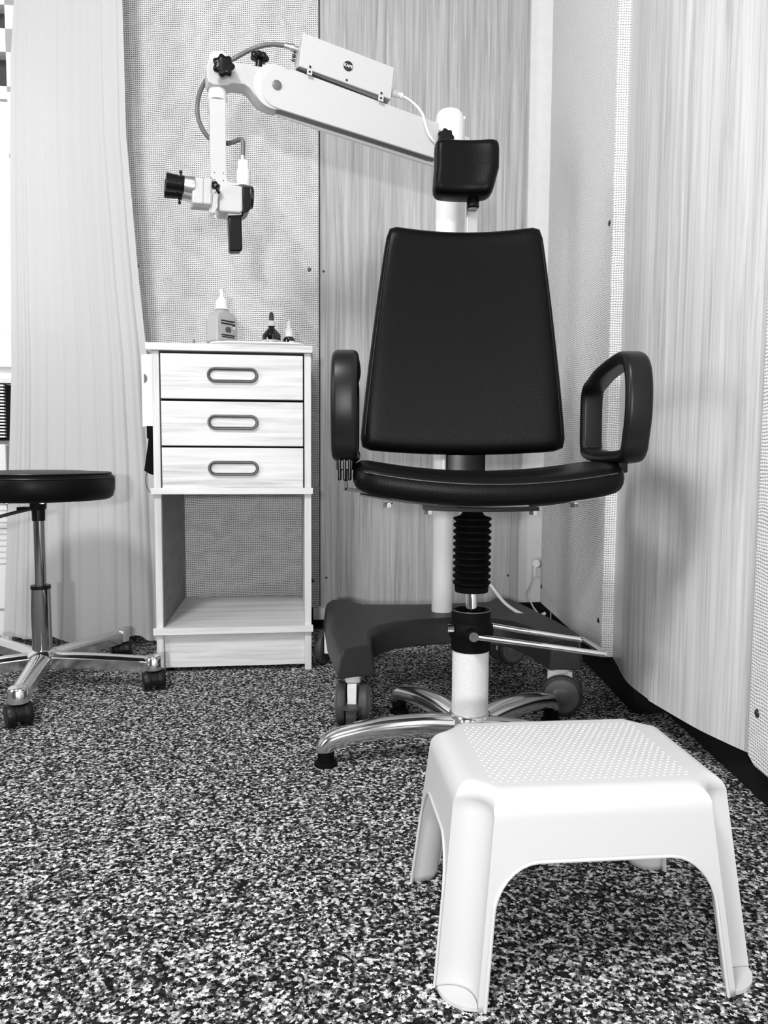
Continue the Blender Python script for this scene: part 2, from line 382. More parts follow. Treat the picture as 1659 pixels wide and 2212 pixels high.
# ------------------------------------------------------------ radiator, curtain
rd = thing('radiator', 'white slatted radiator below the window at the left picture edge', 'radiator', tuple(bw(-1.385, -.06, 0)), YW)
b = B(); box(b, -.45, .493, .0, .10, .10, .575); obj('body', b, M['frame'], rd, bevel=.004)
b = B()
for k in range(12): box(b, -.45, .493, -.006, -.0005, .235 + .017 * k, .246 + .017 * k)
obj('fin', b, M['frame'], rd)
b = B(); box(b, -.45, .493, .012, .10, .588, .745); obj('grille_back', b, M['black_matt'], rd)
b = B()
for k in range(17): box(b, -.45, .493, -.002, .016, .594 + .009 * k, .5985 + .009 * k)
obj('grille_slat', b, M['frame'], rd)
for x0 in (-.45, .44):
    b = B(); box(b, x0, x0 + .05, .01, .09, 0, .11); obj('foot', b, M['frame'], rd)

YC = 2.15
Ledge = [(25, 0), (18, 120), (17, 440), (20, 800), (15, 1000), (3, 1380)]
Redge = [(261, 0), (265, 127), (269, 285), (280, 411), (291, 538), (300, 633), (314, 761), (330, 1000), (343, 1372)]
def edge_fn(ps):
    P = sorted([(at(x, y, YC).z, at(x, y, YC).x) for x, y in ps])
    def f(z):
        if z <= P[0][0]: return P[0][1]
        for (z0, x0), (z1, x1) in zip(P, P[1:]):
            if z <= z1: return x0 + (x1 - x0) * (z - z0) / (z1 - z0)
        return P[-1][1]
    return f
fl, fr = edge_fn(Ledge), edge_fn(Redge)
folds = [(.06, .010, .02), (.13, .012, .02), (.24, .016, .05), (.36, .012, .03), (.45, .016, .035), (.58, .022, .06), (.70, .018, .05), (.79, .016, .03), (.93, .030, .035)]
def fold(u, z):
    s = 0.0; w_ = .7 + .3 * math.sin(2.1 * z + 1)
    for i, (c, a, w) in enumerate(folds):
        cc = c + .012 * math.sin(1.7 * z + i * 1.9); t = (u - cc) / w
        s += .62 * a * math.exp(-t * t) * (.6 + .4 * math.sin(z * 1.3 + i))
        t2 = (u - cc - w * .9) / (w * .25); s -= a * .16 * math.exp(-t2 * t2)
    return -s * w_
cu = thing('sheer_curtain', 'floor-length sheer white curtain hanging beside the window', 'curtain', (-.86, YC, 0))
b = B(); NU, NZ = 420, 46; V = []
for j in range(NZ + 1):
    row = []
    for i in range(NU + 1):
        u = i / NU; hem = .022 + .006 * math.sin(9 * u) + .006 * math.sin(23 * u + 1)
        z = hem + (2.3 - hem) * j / NZ; x0, x1 = fl(z), fr(z)
        row.append(b.verts.new((x0 + (x1 - x0) * u, YC + .012 + fold(u, z), z)))
    V.append(row)
for j in range(NZ):
    for i in range(NU): b.faces.new((V[j][i], V[j][i + 1], V[j + 1][i + 1], V[j + 1][i]))
obj('drape', b, M['voile'], cu, world=True, angle=180, recalc=False)
b = B(); V = []
for i in range(NU + 1):
    u = i / NU; hem = .022 + .006 * math.sin(9 * u) + .006 * math.sin(23 * u + 1); x0, x1 = fl(.03), fr(.03)
    y = YC + .0105 + fold(u, hem); V.append([b.verts.new((x0 + (x1 - x0) * u, y, hem - .001)), b.verts.new((x0 + (x1 - x0) * u, y, hem + .012))])
for i in range(NU): b.faces.new((V[i][0], V[i + 1][0], V[i + 1][1], V[i][1]))
obj('hem', b, M['voile'], cu, world=True, angle=180)

# ------------------------------------------------------------ cabinet
CB = (-.567, 1.892, 0); CW, CD, CH = .386, .405, .820
cb = thing('drawer_cabinet', 'pale beech cabinet with three drawers above an open shelf', 'cabinet', CB, R(7))
T = .017
for x0 in (0, CW - T):
    b = B(); box(b, x0, x0 + T, .0, CD, 0, CH - .018); obj('side_panel', b, M['beech_side'], cb, bevel=.0008)
b = B(); box(b, -.013, CW + .004, -.012, CD, CH - .018, CH); obj('top_board', b, M['beech'], cb, bevel=.0012)
b = B(); box(b, -.006, CW + .004, -.012, 0, .452, .468); box(b, T, CW - T, 0, CD, .452, .468); obj('middle_board', b, M['beech'], cb, bevel=.0008)
b = B(); box(b, -.006, CW + .004, -.012, 0, .101, .1175); box(b, T, CW - T, 0, CD, .101, .1175); obj('bottom_board', b, M['beech'], cb, bevel=.0008)
b = B(); box(b, T, CW - T, .012, .028, .012, .101); obj('plinth_board', b, M['beech'], cb, bevel=.0008)
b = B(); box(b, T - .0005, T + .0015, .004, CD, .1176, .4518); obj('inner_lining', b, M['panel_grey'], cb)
b = B(); box(b, T, CW - T, .04, CD, .4682, CH - .0185); obj('drawer_housing', b, M['black_matt'], cb)
def stadium(hw, hh, n=14):
    o = []
    for sx, a0 in ((1, -90), (-1, 90)):
        for k in range(n + 1):
            a = R(a0 + 180 * k / n); o.append((sx * (hw - hh) + hh * math.cos(a), hh * math.sin(a)))
    return o
for i, zc in enumerate((.741, .626, .5125)):
    b = B(); box(b, T + .004, CW - T - .003, -.004, .036, zc - .0545, zc + .0545)
    dr = obj('drawer', b, M['beech'], cb, bevel=.0015)
    cx = CW / 2 + .001
    hx, hh = .062, .0185
    b = B(); rs = []
    for off, dy in ((0, -.002), (0, -.008), (-.0018, -.0115), (-.0045, -.0115), (-.0072, -.008), (-.0075, -.0042)):
        rs.append([(cx + x, dy - .002, zc + .004 + z) for x, z in stadium(hx + off, hh + off)])
    rings(b, rs, caps=False)
    h = obj('handle_frame', b, M['pull'], dr, label='dark grey oval recessed pull')
    b = B(); prism(b, [(cx + x, -.0052, zc + .004 + z) for x, z in stadium(hx - .0070, hh - .0070)], (0, .001, 0)); obj('handle_insert', b, M['beech'], dr)

# tray and bottles on top
def cabw(x, y, z): return MW[cb.name] @ Vector((x, y, z))
def on_top(px, y_local, name, label, cat, rz=R(7)):
    Y = cabw(.2, y_local, 0).y; p = at(px, 740, Y); return thing(name, label, cat, (p.x, Y, CH), rz)
p0 = cabw(.150, .03, CH); 
ty = thing('oval_tray', 'shallow white tray on top of the cabinet under the dropper bottles', 'tray', tuple(cabw(.255, .115, CH)), R(7))
b = B(); rs = []
def oval(hx, hy, z, p=4.5, n=64):
    o = []
    for k in range(n):
        a = 2 * math.pi * k / n; c, s = math.cos(a), math.sin(a); d = (abs(c) ** p + abs(s) ** p) ** (-1 / p); o.append((hx * c * d, hy * s * d, z))
    return o
for hx, hy, z in ((.080, .06, 0), (.100, .075, .001), (.117, .090, .006), (.123, .096, .0085), (.123, .096, .012), (.119, .092, .0115), (.10, .075, .0035), (.08, .06, .003)): rs.append(oval(hx, hy, z))
rings(b, rs); obj('tray_shell', b, M['tray'], ty)

# sanitiser bottle
sb = thing('sanitizer_bottle', 'large frosted hand-gel bottle with white nozzle standing on the tray', 'bottle', tuple(cabw(.154, .185, CH + .0005)), R(52))
def rr3(hx, hy, z, r): return [(x, y, z) for x, y in rrect(hx, hy, r, 4)]
b = B(); rings(b, [rr3(.034, .021, 0, .004), rr3(.036, .023, .003, .005), rr3(.036, .023, .036, .005)]); obj('liquid_part', b, M['sanit_dark'], sb)
b = B(); rings(b, [rr3(.036, .023, .036, .005), rr3(.036, .023, .100, .005), rr3(.034, .022, .108, .006), rr3(.024, .018, .124, .008), rr3(.0155, .0155, .132, .0154), rr3(.0145, .0145, .141, .0144)]); obj('bottle_body', b, M['sanit'], sb)
b = B(); lathe(b, [(.0195, .134), (.0195, .137), (.0165, .140), (.0160, .160), (.0145, .162), (.007, .172), (.0055, .175), (.0052, .192), (.0058, .193), (.0058, .197), (.003, .198)]); box(b, -.002, .014, -.0035, .0035, .1925, .197); obj('nozzle_cap', b, M['white_plastic'], sb)
lf = Vector((0, -.0232, 0))
b = B(); box(b, -.022, .024, -.0238, -.0229, .086, .0985); box(b, .017, .024, -.0238, -.0229, .076, .088)
lb = obj('printed_label', b, M['ink'], sb)
def facet(x, z): return basis((x, -.0241, z), (1, 0, 0), (0, 0, 1))
text('lettering', 'desderman pure gel', .0055, M['label'], lb, facet(.001, .0925), ext=.0001, bold=True)
b = B(); lathe(b, [(0, -.0001), (.0045, 0), (.0045, .0006), (0, .0007)], (.0205, -.0238, .078), (0, -1, 0), 20); obj('drop_mark', b, M['label'], lb)
b = B()
for s in (-1, 1):
    for k, (dx, hh) in enumerate(((.0015, .078), (.004, .080), (.0065, .078))): tube(b, [(s * dx + .001, -.0239, .062), (s * dx + .001, -.0239, hh)], .0006, 6, sm=1)
    tube(b, [(s * .006 + .001, -.0239, .064), (s * .010 + .001, -.0239, .072)], .0007, 6, sm=1)
obj('hand_symbol', b, M['ink'], lb)
b = B(); box(b, -.022, .024, -.0236, -.0229, .0515, .0555); box(b, -.020, .022, -.0236, -.0229, .046, .0495); obj('text_band', b, M['ink'], lb)
b = B(); box(b, -.021, .023, -.0236, -.0229, .028, .036); box(b, -.014, .017, -.0236, -.0229, .016, .0275); obj('text_block', b, M['ink_grey'], lb)

# brown dropper bottle
db = thing('dropper_bottle', 'dark dropper bottle with grey rubber bulb and lettered white label on tray', 'bottle', tuple(cabw(.287, .10, CH + .0035)), R(7))
b = B(); lathe(b, [(.018, 0), (.0205, .002), (.0208, .031), (.0198, .0345), (.0080, .048), (.0068, .050), (.0075, .052), (.0075, .054), (.006, .055)]); obj('glass_body', b, M['glassblack'], db)
b = B(); lathe(b, [(.0092, .0535), (.0092, .0645), (.0085, .0655), (.005, .0656)]); obj('collar', b, M['white_plastic'], db)
b = B(); lathe(b, [(.0055, .065), (.0053, .078), (.0045, .083), (.0025, .0855), (0, .086)]); obj('rubber_bulb', b, M['rubber_bulb'], db)
b = B(); rs = []
n = 24
b2 = [[(.0211 * math.sin(a), -.0211 * math.cos(a), z) for a in [R(-78 + 156 * k / n) for k in range(n + 1)]] for z in (.0095, .0200)]
for k in range(n): b.faces.new([b.verts.new(p) for p in (b2[0][k], b2[0][k + 1], b2[1][k + 1], b2[1][k])])
lb = obj('paper_label', b, M['label'], db, solid=.0002)
word = 'JOHA-INGÖL'
for k, ch in enumerate(word):
    a = R(-46 + 92 * k / (len(word) - 1)); c = Vector((.0216 * math.sin(a), -.0216 * math.cos(a), .0148))
    text('letter', ch, .0055, M['ink'], lb, basis(c, (math.cos(a), math.sin(a), 0), (0, 0, 1)), ext=.0001, bold=True)
# small dropper bottle
d2 = thing('small_dropper_bottle', 'smaller dark bottle with white dropper cap at the right end of the tray', 'bottle', tuple(cabw(.332, .09, CH + .0035)), R(7))
b = B(); lathe(b, [(.0115, 0), (.0122, .001), (.0125, .018), (.0118, .0205), (.0088, .0225), (.0088, .024)]); obj('glass_body', b, M['glassblack'], d2)
b = B(); lathe(b, [(.0098, .0235), (.0094, .025), (.0086, .036), (.0080, .038), (.0050, .041), (.0042, .044), (.0035, .054), (.0018, .0565), (0, .057)]); obj('cap', b, M['white_plastic'], d2)
b = B(); n = 12; b2 = [[(.0127 * math.sin(a), -.0127 * math.cos(a), z) for a in [R(2 + 80 * k / n) for k in range(n + 1)]] for z in (.0075, .0150)]
for k in range(n): b.faces.new([b.verts.new(p) for p in (b2[0][k], b2[0][k + 1], b2[1][k + 1], b2[1][k])])
obj('paper_label', b, M['label'], d2, solid=.0002)
sb.scale = (1, 1, .86); db.scale = (1.16, 1.16, 1.1); d2.scale = (1.2, 1.2, 1.3)
# two-pronged clip
b = B(); x0 = .098
for dx in (-.0016, .0016): box(b, x0 + dx - .0009, x0 + dx + .0009, .02, .024, 0, .0125)
box(b, x0 - .003, x0 + .003, .018, .026, -.0, .003)
b.transform(Matrix.Translation((CB[0], CB[1], CH)) @ Matrix.Rotation(R(7), 4, 'Z'))
tag(obj('metal_clip', b, M['steel_dark'], None), 'tiny dark two-pronged clip standing at left on the cabinet top', 'clip')

# glove box dispenser and mask on cabinet's left side
gb = thing('glove_box', 'white cardboard dispenser box fixed to the cabinet left side', 'box', tuple(cabw(-.037, .10, .62)), R(7))
b = B(); box(b, .0, .0335, 0, .11, 0, .185); obj('carton', b, M['white_plastic'], gb, bevel=.001)
b = B(); box(b, -.008, .0, .012, .10, 0, .185); obj('side_flap', b, M['frame'], gb, bevel=.001)
b = B(); n = 16
prism(b, [(.0002, -.0008, .123)] + [(.0002 + .0085 * math.sin(R(180 * k / n)), -.0008, .123 - .0115 * math.cos(R(180 * k / n))) for k in range(n + 1)], (0, .001, 0)); obj('cut_out', b, M['hose'], gb, label='grey half-round thumb hole')
mk = thing('face_mask', 'black cloth face mask hanging below the white box on the cabinet side', 'mask', tuple(cabw(-.02, .09, .52)), R(7))
b = B(); box(b, -.010, .0185, -.004, .02, .070, .102); 
rs = []
for z, xl, xr in ((.072, -.006, .0185), (.050, -.009, .0185), (.02, -.014, .0185), (-.012, -.0185, .0185), (-.021, -.004, .0185)):
    rs.append([(xl, -.001 + .002 * math.sin(z * 60), z), (xr, -.003, z - .006), (xr, .006, z - .006), (xl, .005, z)])
rings(b, rs); obj('mask_cloth', b, M['cloth_black'], mk, bevel=.001)
b = B(); tube(b, [(-.011, 0, -.015), (-.015, 0, -.030), (-.0145, 0, -.048), (-.008, 0, -.064), (.000, 0, -.070), (.010, 0, -.064), (.0165, 0, -.054)], .0008, 6); obj('ear_loop', b, M['cloth_black'], mk)

# ------------------------------------------------------------ swivel casters
def caster(parent, cx, cy, rot, r=.026, top=.058, wid=.05, hood=None, tread=None):
    """twin-wheel furniture caster; wheel axle along local y after rot"""
    Mt = Matrix.Translation((cx, cy, 0)) @ Matrix.Rotation(rot, 4, 'Z')
    b = B(); n = 20; hw = wid * .5
    outl = [(r * 1.08 * math.cos(R(a)), r + r * 1.08 * math.sin(R(a))) for a in range(-10, 201, 10)]
    ring1 = [Vector((x, -hw * .35, z)) for x, z in outl]; prism(b, ring1, (0, hw * .7, 0))
    cyl(b, (0, 0, r * 1.8), (0, 0, top), .011, seg=20)
    lathe(b, [(.014, top - .008), (.014, top - .003), (.010, top)], seg=20)
    b.transform(Mt); hd = obj('caster', b, hood or M['black_plastic'], parent, bevel=.001)
    for s in (-1, 1):
        b = B(); lathe(b, [(0, 0), (r * .72, 0), (r * .95, .002), (r, .005), (r, hw * .82 - .003), (r * .93, hw * .82), (r * .5, hw * .82 + .0015), (0, hw * .82 + .001)], (0, s * hw * .16, r), (0, s, 0), 28)
        b.transform(Mt); obj('wheel', b, tread or M['wheel_black'], hd)
    return hd

# ------------------------------------------------------------ swivel stool (left)
SC = (-.805, 1.785, 0)
st = thing('swivel_stool', 'round black swivel stool on chrome five-star base with casters', 'stool', SC, 0)
b = B(); Rs = .170
lathe(b, [(0, .443), (Rs * .6, .443), (Rs - .012, .446), (Rs - .004, .452), (Rs, .467), (Rs + .001, .49), (Rs - .002, .499), (Rs - .008, .505), (Rs - .02, .508), (Rs * .6, .511), (0, .512)], seg=96); obj('seat', b, M['leather'], st, angle=60)
b = B(); tube(b, [((Rs - .008) * math.cos(a), (Rs - .008) * math.sin(a), .5065) for a in [2 * math.pi * k / 72 for k in range(72)]], .0016, 8, True, sm=1); obj('piping', b, M['leather_seam'], st)
b = B(); tube(b, [((Rs + .0006) * math.cos(a), (Rs + .0006) * math.sin(a), .4965) for a in [2 * math.pi * k / 72 for k in range(72)]], .0011, 8, True, sm=1); obj('seam', b, M['leather_seam'], st)
b = B(); lathe(b, [(.0145, .395), (.015, .420), (.018, .424), (.019, .443)]); box(b, -.045, .006, -.012, .012, .419, .427); obj('hub_bracket', b, M['black_plastic'], st)
for a in range(0, 360, 60):
    b = B(); cyl(b, (.08 * math.cos(R(a)), .08 * math.sin(R(a)), .439), (.08 * math.cos(R(a)), .08 * math.sin(R(a)), .445), .006, seg=6); obj('bolt', b, M['chrome'], st)
b = B(); tube(b, [(-.01, -.01, .424), (-.05, -.04, .413), (-.12, -.08, .392)], .004, 10); lv = obj('height_lever', b, M['steel_dark'], st)
b = B(); tube(b, [(-.10, -.069, .398), (-.15, -.097, .384)], .010, 12, sm=1); obj('lever_grip', b, M['black_matt'], lv)
b = B(); cyl(b, (0, 0, .22), (0, 0, .41), .0125); obj('gas_piston', b, M['chrome_dark_reflect'], st)
b = B(); lathe(b, [(.0225, .235), (.0225, .243), (.019, .2445)]); obj('collar_ring', b, M['black_plastic'], st)
b = B(); lathe(b, [(.0225, .075), (.0215, .236), (.018, .236)]); obj('outer_column', b, M['chrome_dark_reflect'], st)
b = B(); lathe(b, [(.034, .052), (.040, .060), (.039, .080), (.030, .088), (.022, .092)]); obj('hub', b, M['alu'], st)
for k in range(5):
    a = -76 + 72 * k; ca, sa = math.cos(R(a)), math.sin(R(a)); RL = .268
    def P(r, z): return (r * ca, r * sa, z)
    b = B()
    def sec(f):
        hw = .023 - .004 * f; top = .014; return [(-hw * .8, -.022), (-hw, .004), (-hw * .62, .010), (-hw * .15, top), (hw * .15, top), (hw * .62, .010), (hw, .004), (hw * .8, -.022)]
    tube(b, [P(.012, .072), P(.10, .071), P(RL - .01, .066)], 0, sm=5, ref=(-sa, ca, 0), sec=lambda f: [(x, -y if False else y) for x, y in sec(f)])
    lathe(b, [(.0205, .048), (.0205, .076), (.017, .081), (.004, .083)], P(RL, 0), seg=28)
    obj('leg', b, M['alu'], st, bevel=.0015)
    caster(st, RL * ca, RL * sa, R((127, 115, 112, 100, 120)[k]), r=.0245, top=.052)

# ------------------------------------------------------------ exam chair
XC = (.160, 1.385, 0)
ch = thing('examination_chair', 'black leather medical examination chair with headrest and round pump column', 'chair', XC, 0)
def W(x, y, z): return Vector((x, y, z))
# star base
b = B(); lathe(b, [(.020, .030), (.036, .034), (.040, .050), (.040, .074), (.037, .082), (.034, .084)]); obj('base_hub', b, M['alu'], ch)
for k, a in enumerate((190, 118, 44, -26, -98)):
    ca, sa = math.cos(R(a)), math.sin(R(a)); RL = .266
    def P(r, z): return (r * ca, r * sa, z)
    b = B()
    def sec(f):
        hw = .024 - .0085 * f if f < .93 else (.0161 - .05 * (f - .93)); hh = .022 - .009 * f
        return [(hw * math.copysign(abs(math.cos(t)) ** .7, math.cos(t)), hh * math.copysign(abs(math.sin(t)) ** .8, math.sin(t))) for t in [2 * math.pi * q / 20 for q in range(20)]]
    tube(b, [P(.02, .056), P(.09, .062), P(.17, .060), P(.225, .052), P(.255, .044), P(.268, .032), P(.270, .024)], 0, sm=6, ref=(-sa, ca, 0), sec=sec)
    lg = obj('leg', b, M['alu'], ch, angle=60)
    b = B(); lathe(b, [(.021, 0), (.021, .004), (.015, .007), (.0145, .030), (.012, .031)], P(RL, 0), seg=28); obj('foot_glide', b, M['black_matt'], lg)
b = B(); lathe(b, [(.0335, .080), (.0335, .208)]); obj('column', b, M['column'], ch)
b = B(); lathe(b, [(.0335, .199), (.036, .201), (.036, .220), (.040, .228), (.041, .236), (.040, .246), (.0355, .252), (.0355, .270), (.0335, .274), (.0285, .274), (.028, .266), (.011, .264)]); obj('pump_collar', b, M['black_matt'], ch)
b = B(); tube(b, [(.0348 * math.cos(a), .0348 * math.sin(a), .2735) for a in [2 * math.pi * k / 48 for k in range(48)]], .0008, 6, True, sm=1); obj('collar_ring', b, M['hose'], ch)
b = B(); lathe(b, [(.0105, .262), (.0105, .325), (.008, .33)]); lathe(b, [(.018, .264), (.017, .267), (.010, .268)]); obj('piston', b, M['chrome'], ch)
b = B(); prof = [(.022, .306), (.030, .307), (.031, .318)]
nb_ = 11
for k in range(nb_):
    z = .318 + (.446 - .318) * k / nb_; dz = (.446 - .318) / nb_
    prof += [(.0290, z), (.0345, z + dz * .40), (.0345, z + dz * .62)]
prof += [(.022, .446), (.018, .452), (.016, .452)]
lathe(b, prof, seg=56); obj('bellows', b, M['black_matt'], ch, angle=15)
b = B(); lathe(b, [(.017, .449), (.019, .456), (.030, .460), (.030, .468)]); obj('seat_mount', b, M['black_plastic'], ch)
# foot pump lever: chrome U loop hinged front and back
b = B(); cyl(b, (-.004, -.030, .238), (-.004, -.060, .238), .010, seg=24); obj('hinge_boss', b, M['black_matt'], ch)
b = B(); cyl(b, (-.002, -.056, .238), (-.002, -.066, .238), .0085, seg=24); cyl(b, (-.002, -.066, .238), (-.002, -.0675, .238), .0035, seg=6); obj('hinge_bolt', b, M['chrome'], ch)
b = B(); cyl(b, (-.016, .045, .242), (-.016, .062, .242), .0085, seg=24); obj('hinge_bolt', b, M['chrome'], ch)
b = B(); cyl(b, (-.033, -.02, .243), (-.044, -.02, .243), .0075, seg=20); obj('side_screw', b, M['chrome'], ch)
b = B(); tube(b, [(.004, -.060, .237), (.10, -.058, .224), (.216, -.056, .208), (.2265, -.052, .2065), (.230, -.044, .2065), (.222, .04, .205), (.218, .052, .205), (.209, .056, .2055), (.10, .056, .222), (-.014, .056, .241)], .0052, 14, sm=6); obj('pump_lever', b, M['chrome'], ch)
# seat plate, spring bar, bolts
b = B()
def sag(x): return .55 * (x * x) / .21
tube(b, [(x, -.03, .4705 + .45 * x * x) for x in (-.20, -.12, -.05, 0, .05, .12, .20)], 0, sm=3, ref=(0, 1, 0), sec=lambda f: [(-.10, -.0013), (-.10, .0013), (.10, .0013), (.10, -.0013)]); obj('seat_pan', b, M['chrome_dark_reflect'], ch)
b = B()
tube(b, [(x, -.10, .4645 + .28 * x * x) for x in (-.095, -.05, 0, .05, .095)], 0, sm=3, ref=(0, 1, 0), sec=lambda f: [(-.025, -.003), (-.025, .003), (.025, .003), (.025, -.003)]); obj('spring_bar', b, M['black_plastic'], ch)
for x, z in ((-.155, .4745), (-.087, .4635), (.087, .4635), (.155, .4765)):
    b = B(); cyl(b, (x, -.11, z - .007), (x, -.11, z), .0075, seg=6); cyl(b, (x, -.11, z - .001), (x, -.11, z + .001), .010, seg=20); obj('bolt', b, M['chrome'], ch)
# seat
def seatf(u, v, t):
    x = .217 * u + .002; y = -.185 + .19 * (v + 1) - .0 * u * u
    y -= .012 * (1 - u * u) * (1 if v < 0 else 0) * min(1, -v if v < 0 else 0)
    mid = .506 + .022 * u * u - .010 * max(0, v)
    if v < -.6: mid -= .006 * (-v - .6) / .4
    return Vector((x + .004, y, mid - .003 + t * .0235))
b = B(); cushion(b, seatf, nu=30, p=18, mesh_m=16, k=30); obj('seat', b, M['leather'], ch, angle=60)
def seam_pts(f, m0, sgn, rng, p=9, t=None):
    o = []
    for a in rng:
        x, y = a; d = (abs(x) ** p + abs(y) ** p) ** (1 / p); o.append(f(x / d * m0, y / d * m0, sgn * (1 - m0 ** 30) ** (1 / 2.2)))
    return o
rng = [(-1, v / 10) for v in range(8, -10, -2)] + [(u / 12, -1) for u in range(-11, 12)] + [(1, v / 10) for v in range(-8, 10, 2)]
b = B(); tube(b, seam_pts(seatf, .99, 1, rng, 18), .0017, 8, sm=3); sm_ = obj('piping', b, M['leather_seam'], ch)
b = B()
fr_ = [seatf(u / 70, -.999, .55) + Vector((0, -.0022, 0)) for u in range(-64, 65)]
for i in range(0, len(fr_) - 1): 
    a_, c_ = fr_[i], fr_[i] + (fr_[i + 1] - fr_[i]) * .62; cyl(b, a_, c_, .0006, seg=5)
obj('stitching', b, M['thread'], ch)
# back bracket, backrest
b = B(); 
tube(b, [(.008, .12, .472), (.008, .185, .476), (.008, .205, .50), (.008, .208, .56), (.008, .208, .70)], 0, sm=6, ref=(1, 0, 0), sec=lambda f: rrect(.041, .005, .004, 2)); obj('back_bracket', b, M['black_plastic'], ch)
def backf(u, v, t):
    hw = .2095 + (.1535 - .2095) * (v + 1) / 2 + .004 * (1 - v * v)
    zc = .783; x = hw * u - .0015
    zt = .2195 * v
    z = zc + zt + (.010 * u * u if v > 0 else 0) * v + (.010 * (1 - u * u)) * (v if v < 0 else 0)
    y = .193 + .012 * (u * u) * -1 + .02 * (v + 1) * .5
    return Vector((x, y - t * .021, z))
b = B(); cushion(b, backf, nu=30, p=26, mesh_m=14, k=24); obj('backrest', b, M['leather'], ch, angle=60)
for s in (-1, 1):
    b = B(); rng = [(s, v / 10) for v in range(-9, 10)]
    tube(b, seam_pts(backf, .955, 1, rng, 26), .0011, 8, sm=2); obj('seam', b, M['leather_seam'], ch)
# headrest with post
b = B(); box(b, .0025, .026, .205, .235, .60, 1.12); obj('headrest_post', b, M['satin'], ch, bevel=.002, label='flat grey metal headrest post')
def headf(u, v, t):
    x = .0635 * u + (-.002 if v > 0 else -.002 + .004 * v); 
    if v < 0: x -= (.010 * u * v * -1) if u > 0 else 0
    z = 1.113 + .0545 * v; a = u * .9
    y = .185 - .034 * t - .012 * u * u
    return Vector((x, y, z))
b = B(); cushion(b, headf, nu=24, p=9, mesh_m=12, k=10); obj('headrest', b, M['leather'], ch, angle=60)
b = B(); tube(b, [headf(-.93, v / 10, .72) for v in range(-8, 9)], .0012, 8, sm=2); obj('headrest_seam', b, M['leather_seam'], ch)
b = B(); lathe(b, [(.010, 1.043), (.0125, 1.046), (.0125, 1.055), (.009, 1.069)], (.014, .190, 0), seg=24); obj('joint_knob', b, M['black_plastic'], ch)
# armrests
def armloop(sx, cx):
    P2 = [(-.190, .585), (-.199, .62), (-.198, .665), (-.185, .695), (-.160, .708), (-.12, .710), (-.02, .699), (.055, .688), (.082, .680), (.094, .660), (.094, .60), (.090, .572), (.078, .559), (-.03, .552), (-.150, .554), (-.180, .562)]
    b = B()
    def sec(f):
        tt = f; return rrect(.0205, .0105, .009, 5)
    tube(b, [(cx + (.006 if y > 0 else -.0) * sx, y, z) for y, z in P2], 0, closed=True, sm=6, ref=(1, 0, 0), sec=sec)
    ar = obj('armrest', b, M['arm_plastic'], ch, angle=60)
    b = B()
    mx_ = cx - (.036 if sx > 0 else 0)
    if sx > 0: box(b, cx - .012, cx + .002, -.15, -.04, .528, .548)
    else: box(b, mx_ - .013, mx_ + .013, -.17, -.02, .530, .556)
    for k in (-1, 0, 1) if sx < 0 else (): box(b, mx_ + k * .008 - .0025, mx_ + k * .008 + .0025, -.176 if sx < 0 else -.16, -.15, .514 if sx < 0 else .53, .556)
    obj('mounting_block', b, M['black_plastic'], ar, bevel=.002)
    b = B(); tube(b, [(mx_, -.13, .535), (mx_, -.13, .502), (mx_ - sx * .004, -.13, .498), (cx - sx * .05, -.13, .492), (cx - sx * .10, -.13, .480), (cx - sx * .15, -.13, .474)], 0, sm=4, ref=(0, 1, 0), sec=lambda f: [(-.012, -.0025), (-.012, .0025), (.012, .0025), (.012, -.0025)])
    obj('support_bar', b, M['black_plastic'], ar)
armloop(1, .229); armloop(-1, -.2225)

# ------------------------------------------------------------ microscope on stand
PO = Vector((.144, 1.875, 0)); AA = R(17)
ms = thing('surgical_microscope', 'white examination microscope on wheeled stand with tilted swing arm', 'microscope', tuple(PO), 0)
AX = Vector((math.cos(AA), math.sin(AA), 0)); AN = Vector((math.sin(AA), -math.cos(AA), 0)); ZZ = Vector((0, 0, 1))
def mp(px, py, off=0.0): return on_plane(px, py, PO + AN * off, AN)
def slab(bm, pts, off, th, n=0, closed=True):
    """px outline on the plane `off` in front of the arm plane, extruded away from the viewer by th"""
    P = [mp(x, y, off) for x, y in pts]
    if n: P = spline(P, n, True)
    return prism(bm, P, -AN * th)
# wheeled base
top = [(-.150, 1.985), (-.118, 1.70), (-.083, 1.500), (-.024, 1.532), (-.027, 1.655), (-.008, 1.705), (.03, 1.745), (.077, 1.767), (.167, 1.795), (.24, 1.79), (.295, 1.76), (.325, 1.70), (.352, 1.575), (.408, 1.575), (.43, 1.66), (.405, 1.80), (.375, 1.93), (.345, 2.045), (.30, 2.062), (.27, 2.0), (.10, 1.965), (-.05, 1.96), (-.10, 2.02), (-.14, 2.02)]
b = B(); cen = Vector((.14, 1.80, 0))
def ringz(z, g):
    P = [Vector((x, y, z)) for x, y in top]; L = len(P); o = []
    for i, p in enumerate(P):
        t = (P[(i + 1) % L] - P[i - 1]).normalized(); o.append(p - Vector((t.y, -t.x, 0)) * -g * 1)
    return o
rings(b, [ringz(.108, .008), ringz(.150, .002), ringz(.163, -.003), ringz(.168, -.010)]); 
bs = obj('wheeled_base', b, M['cart'], ms, world=True, bevel=.003, seg=3)
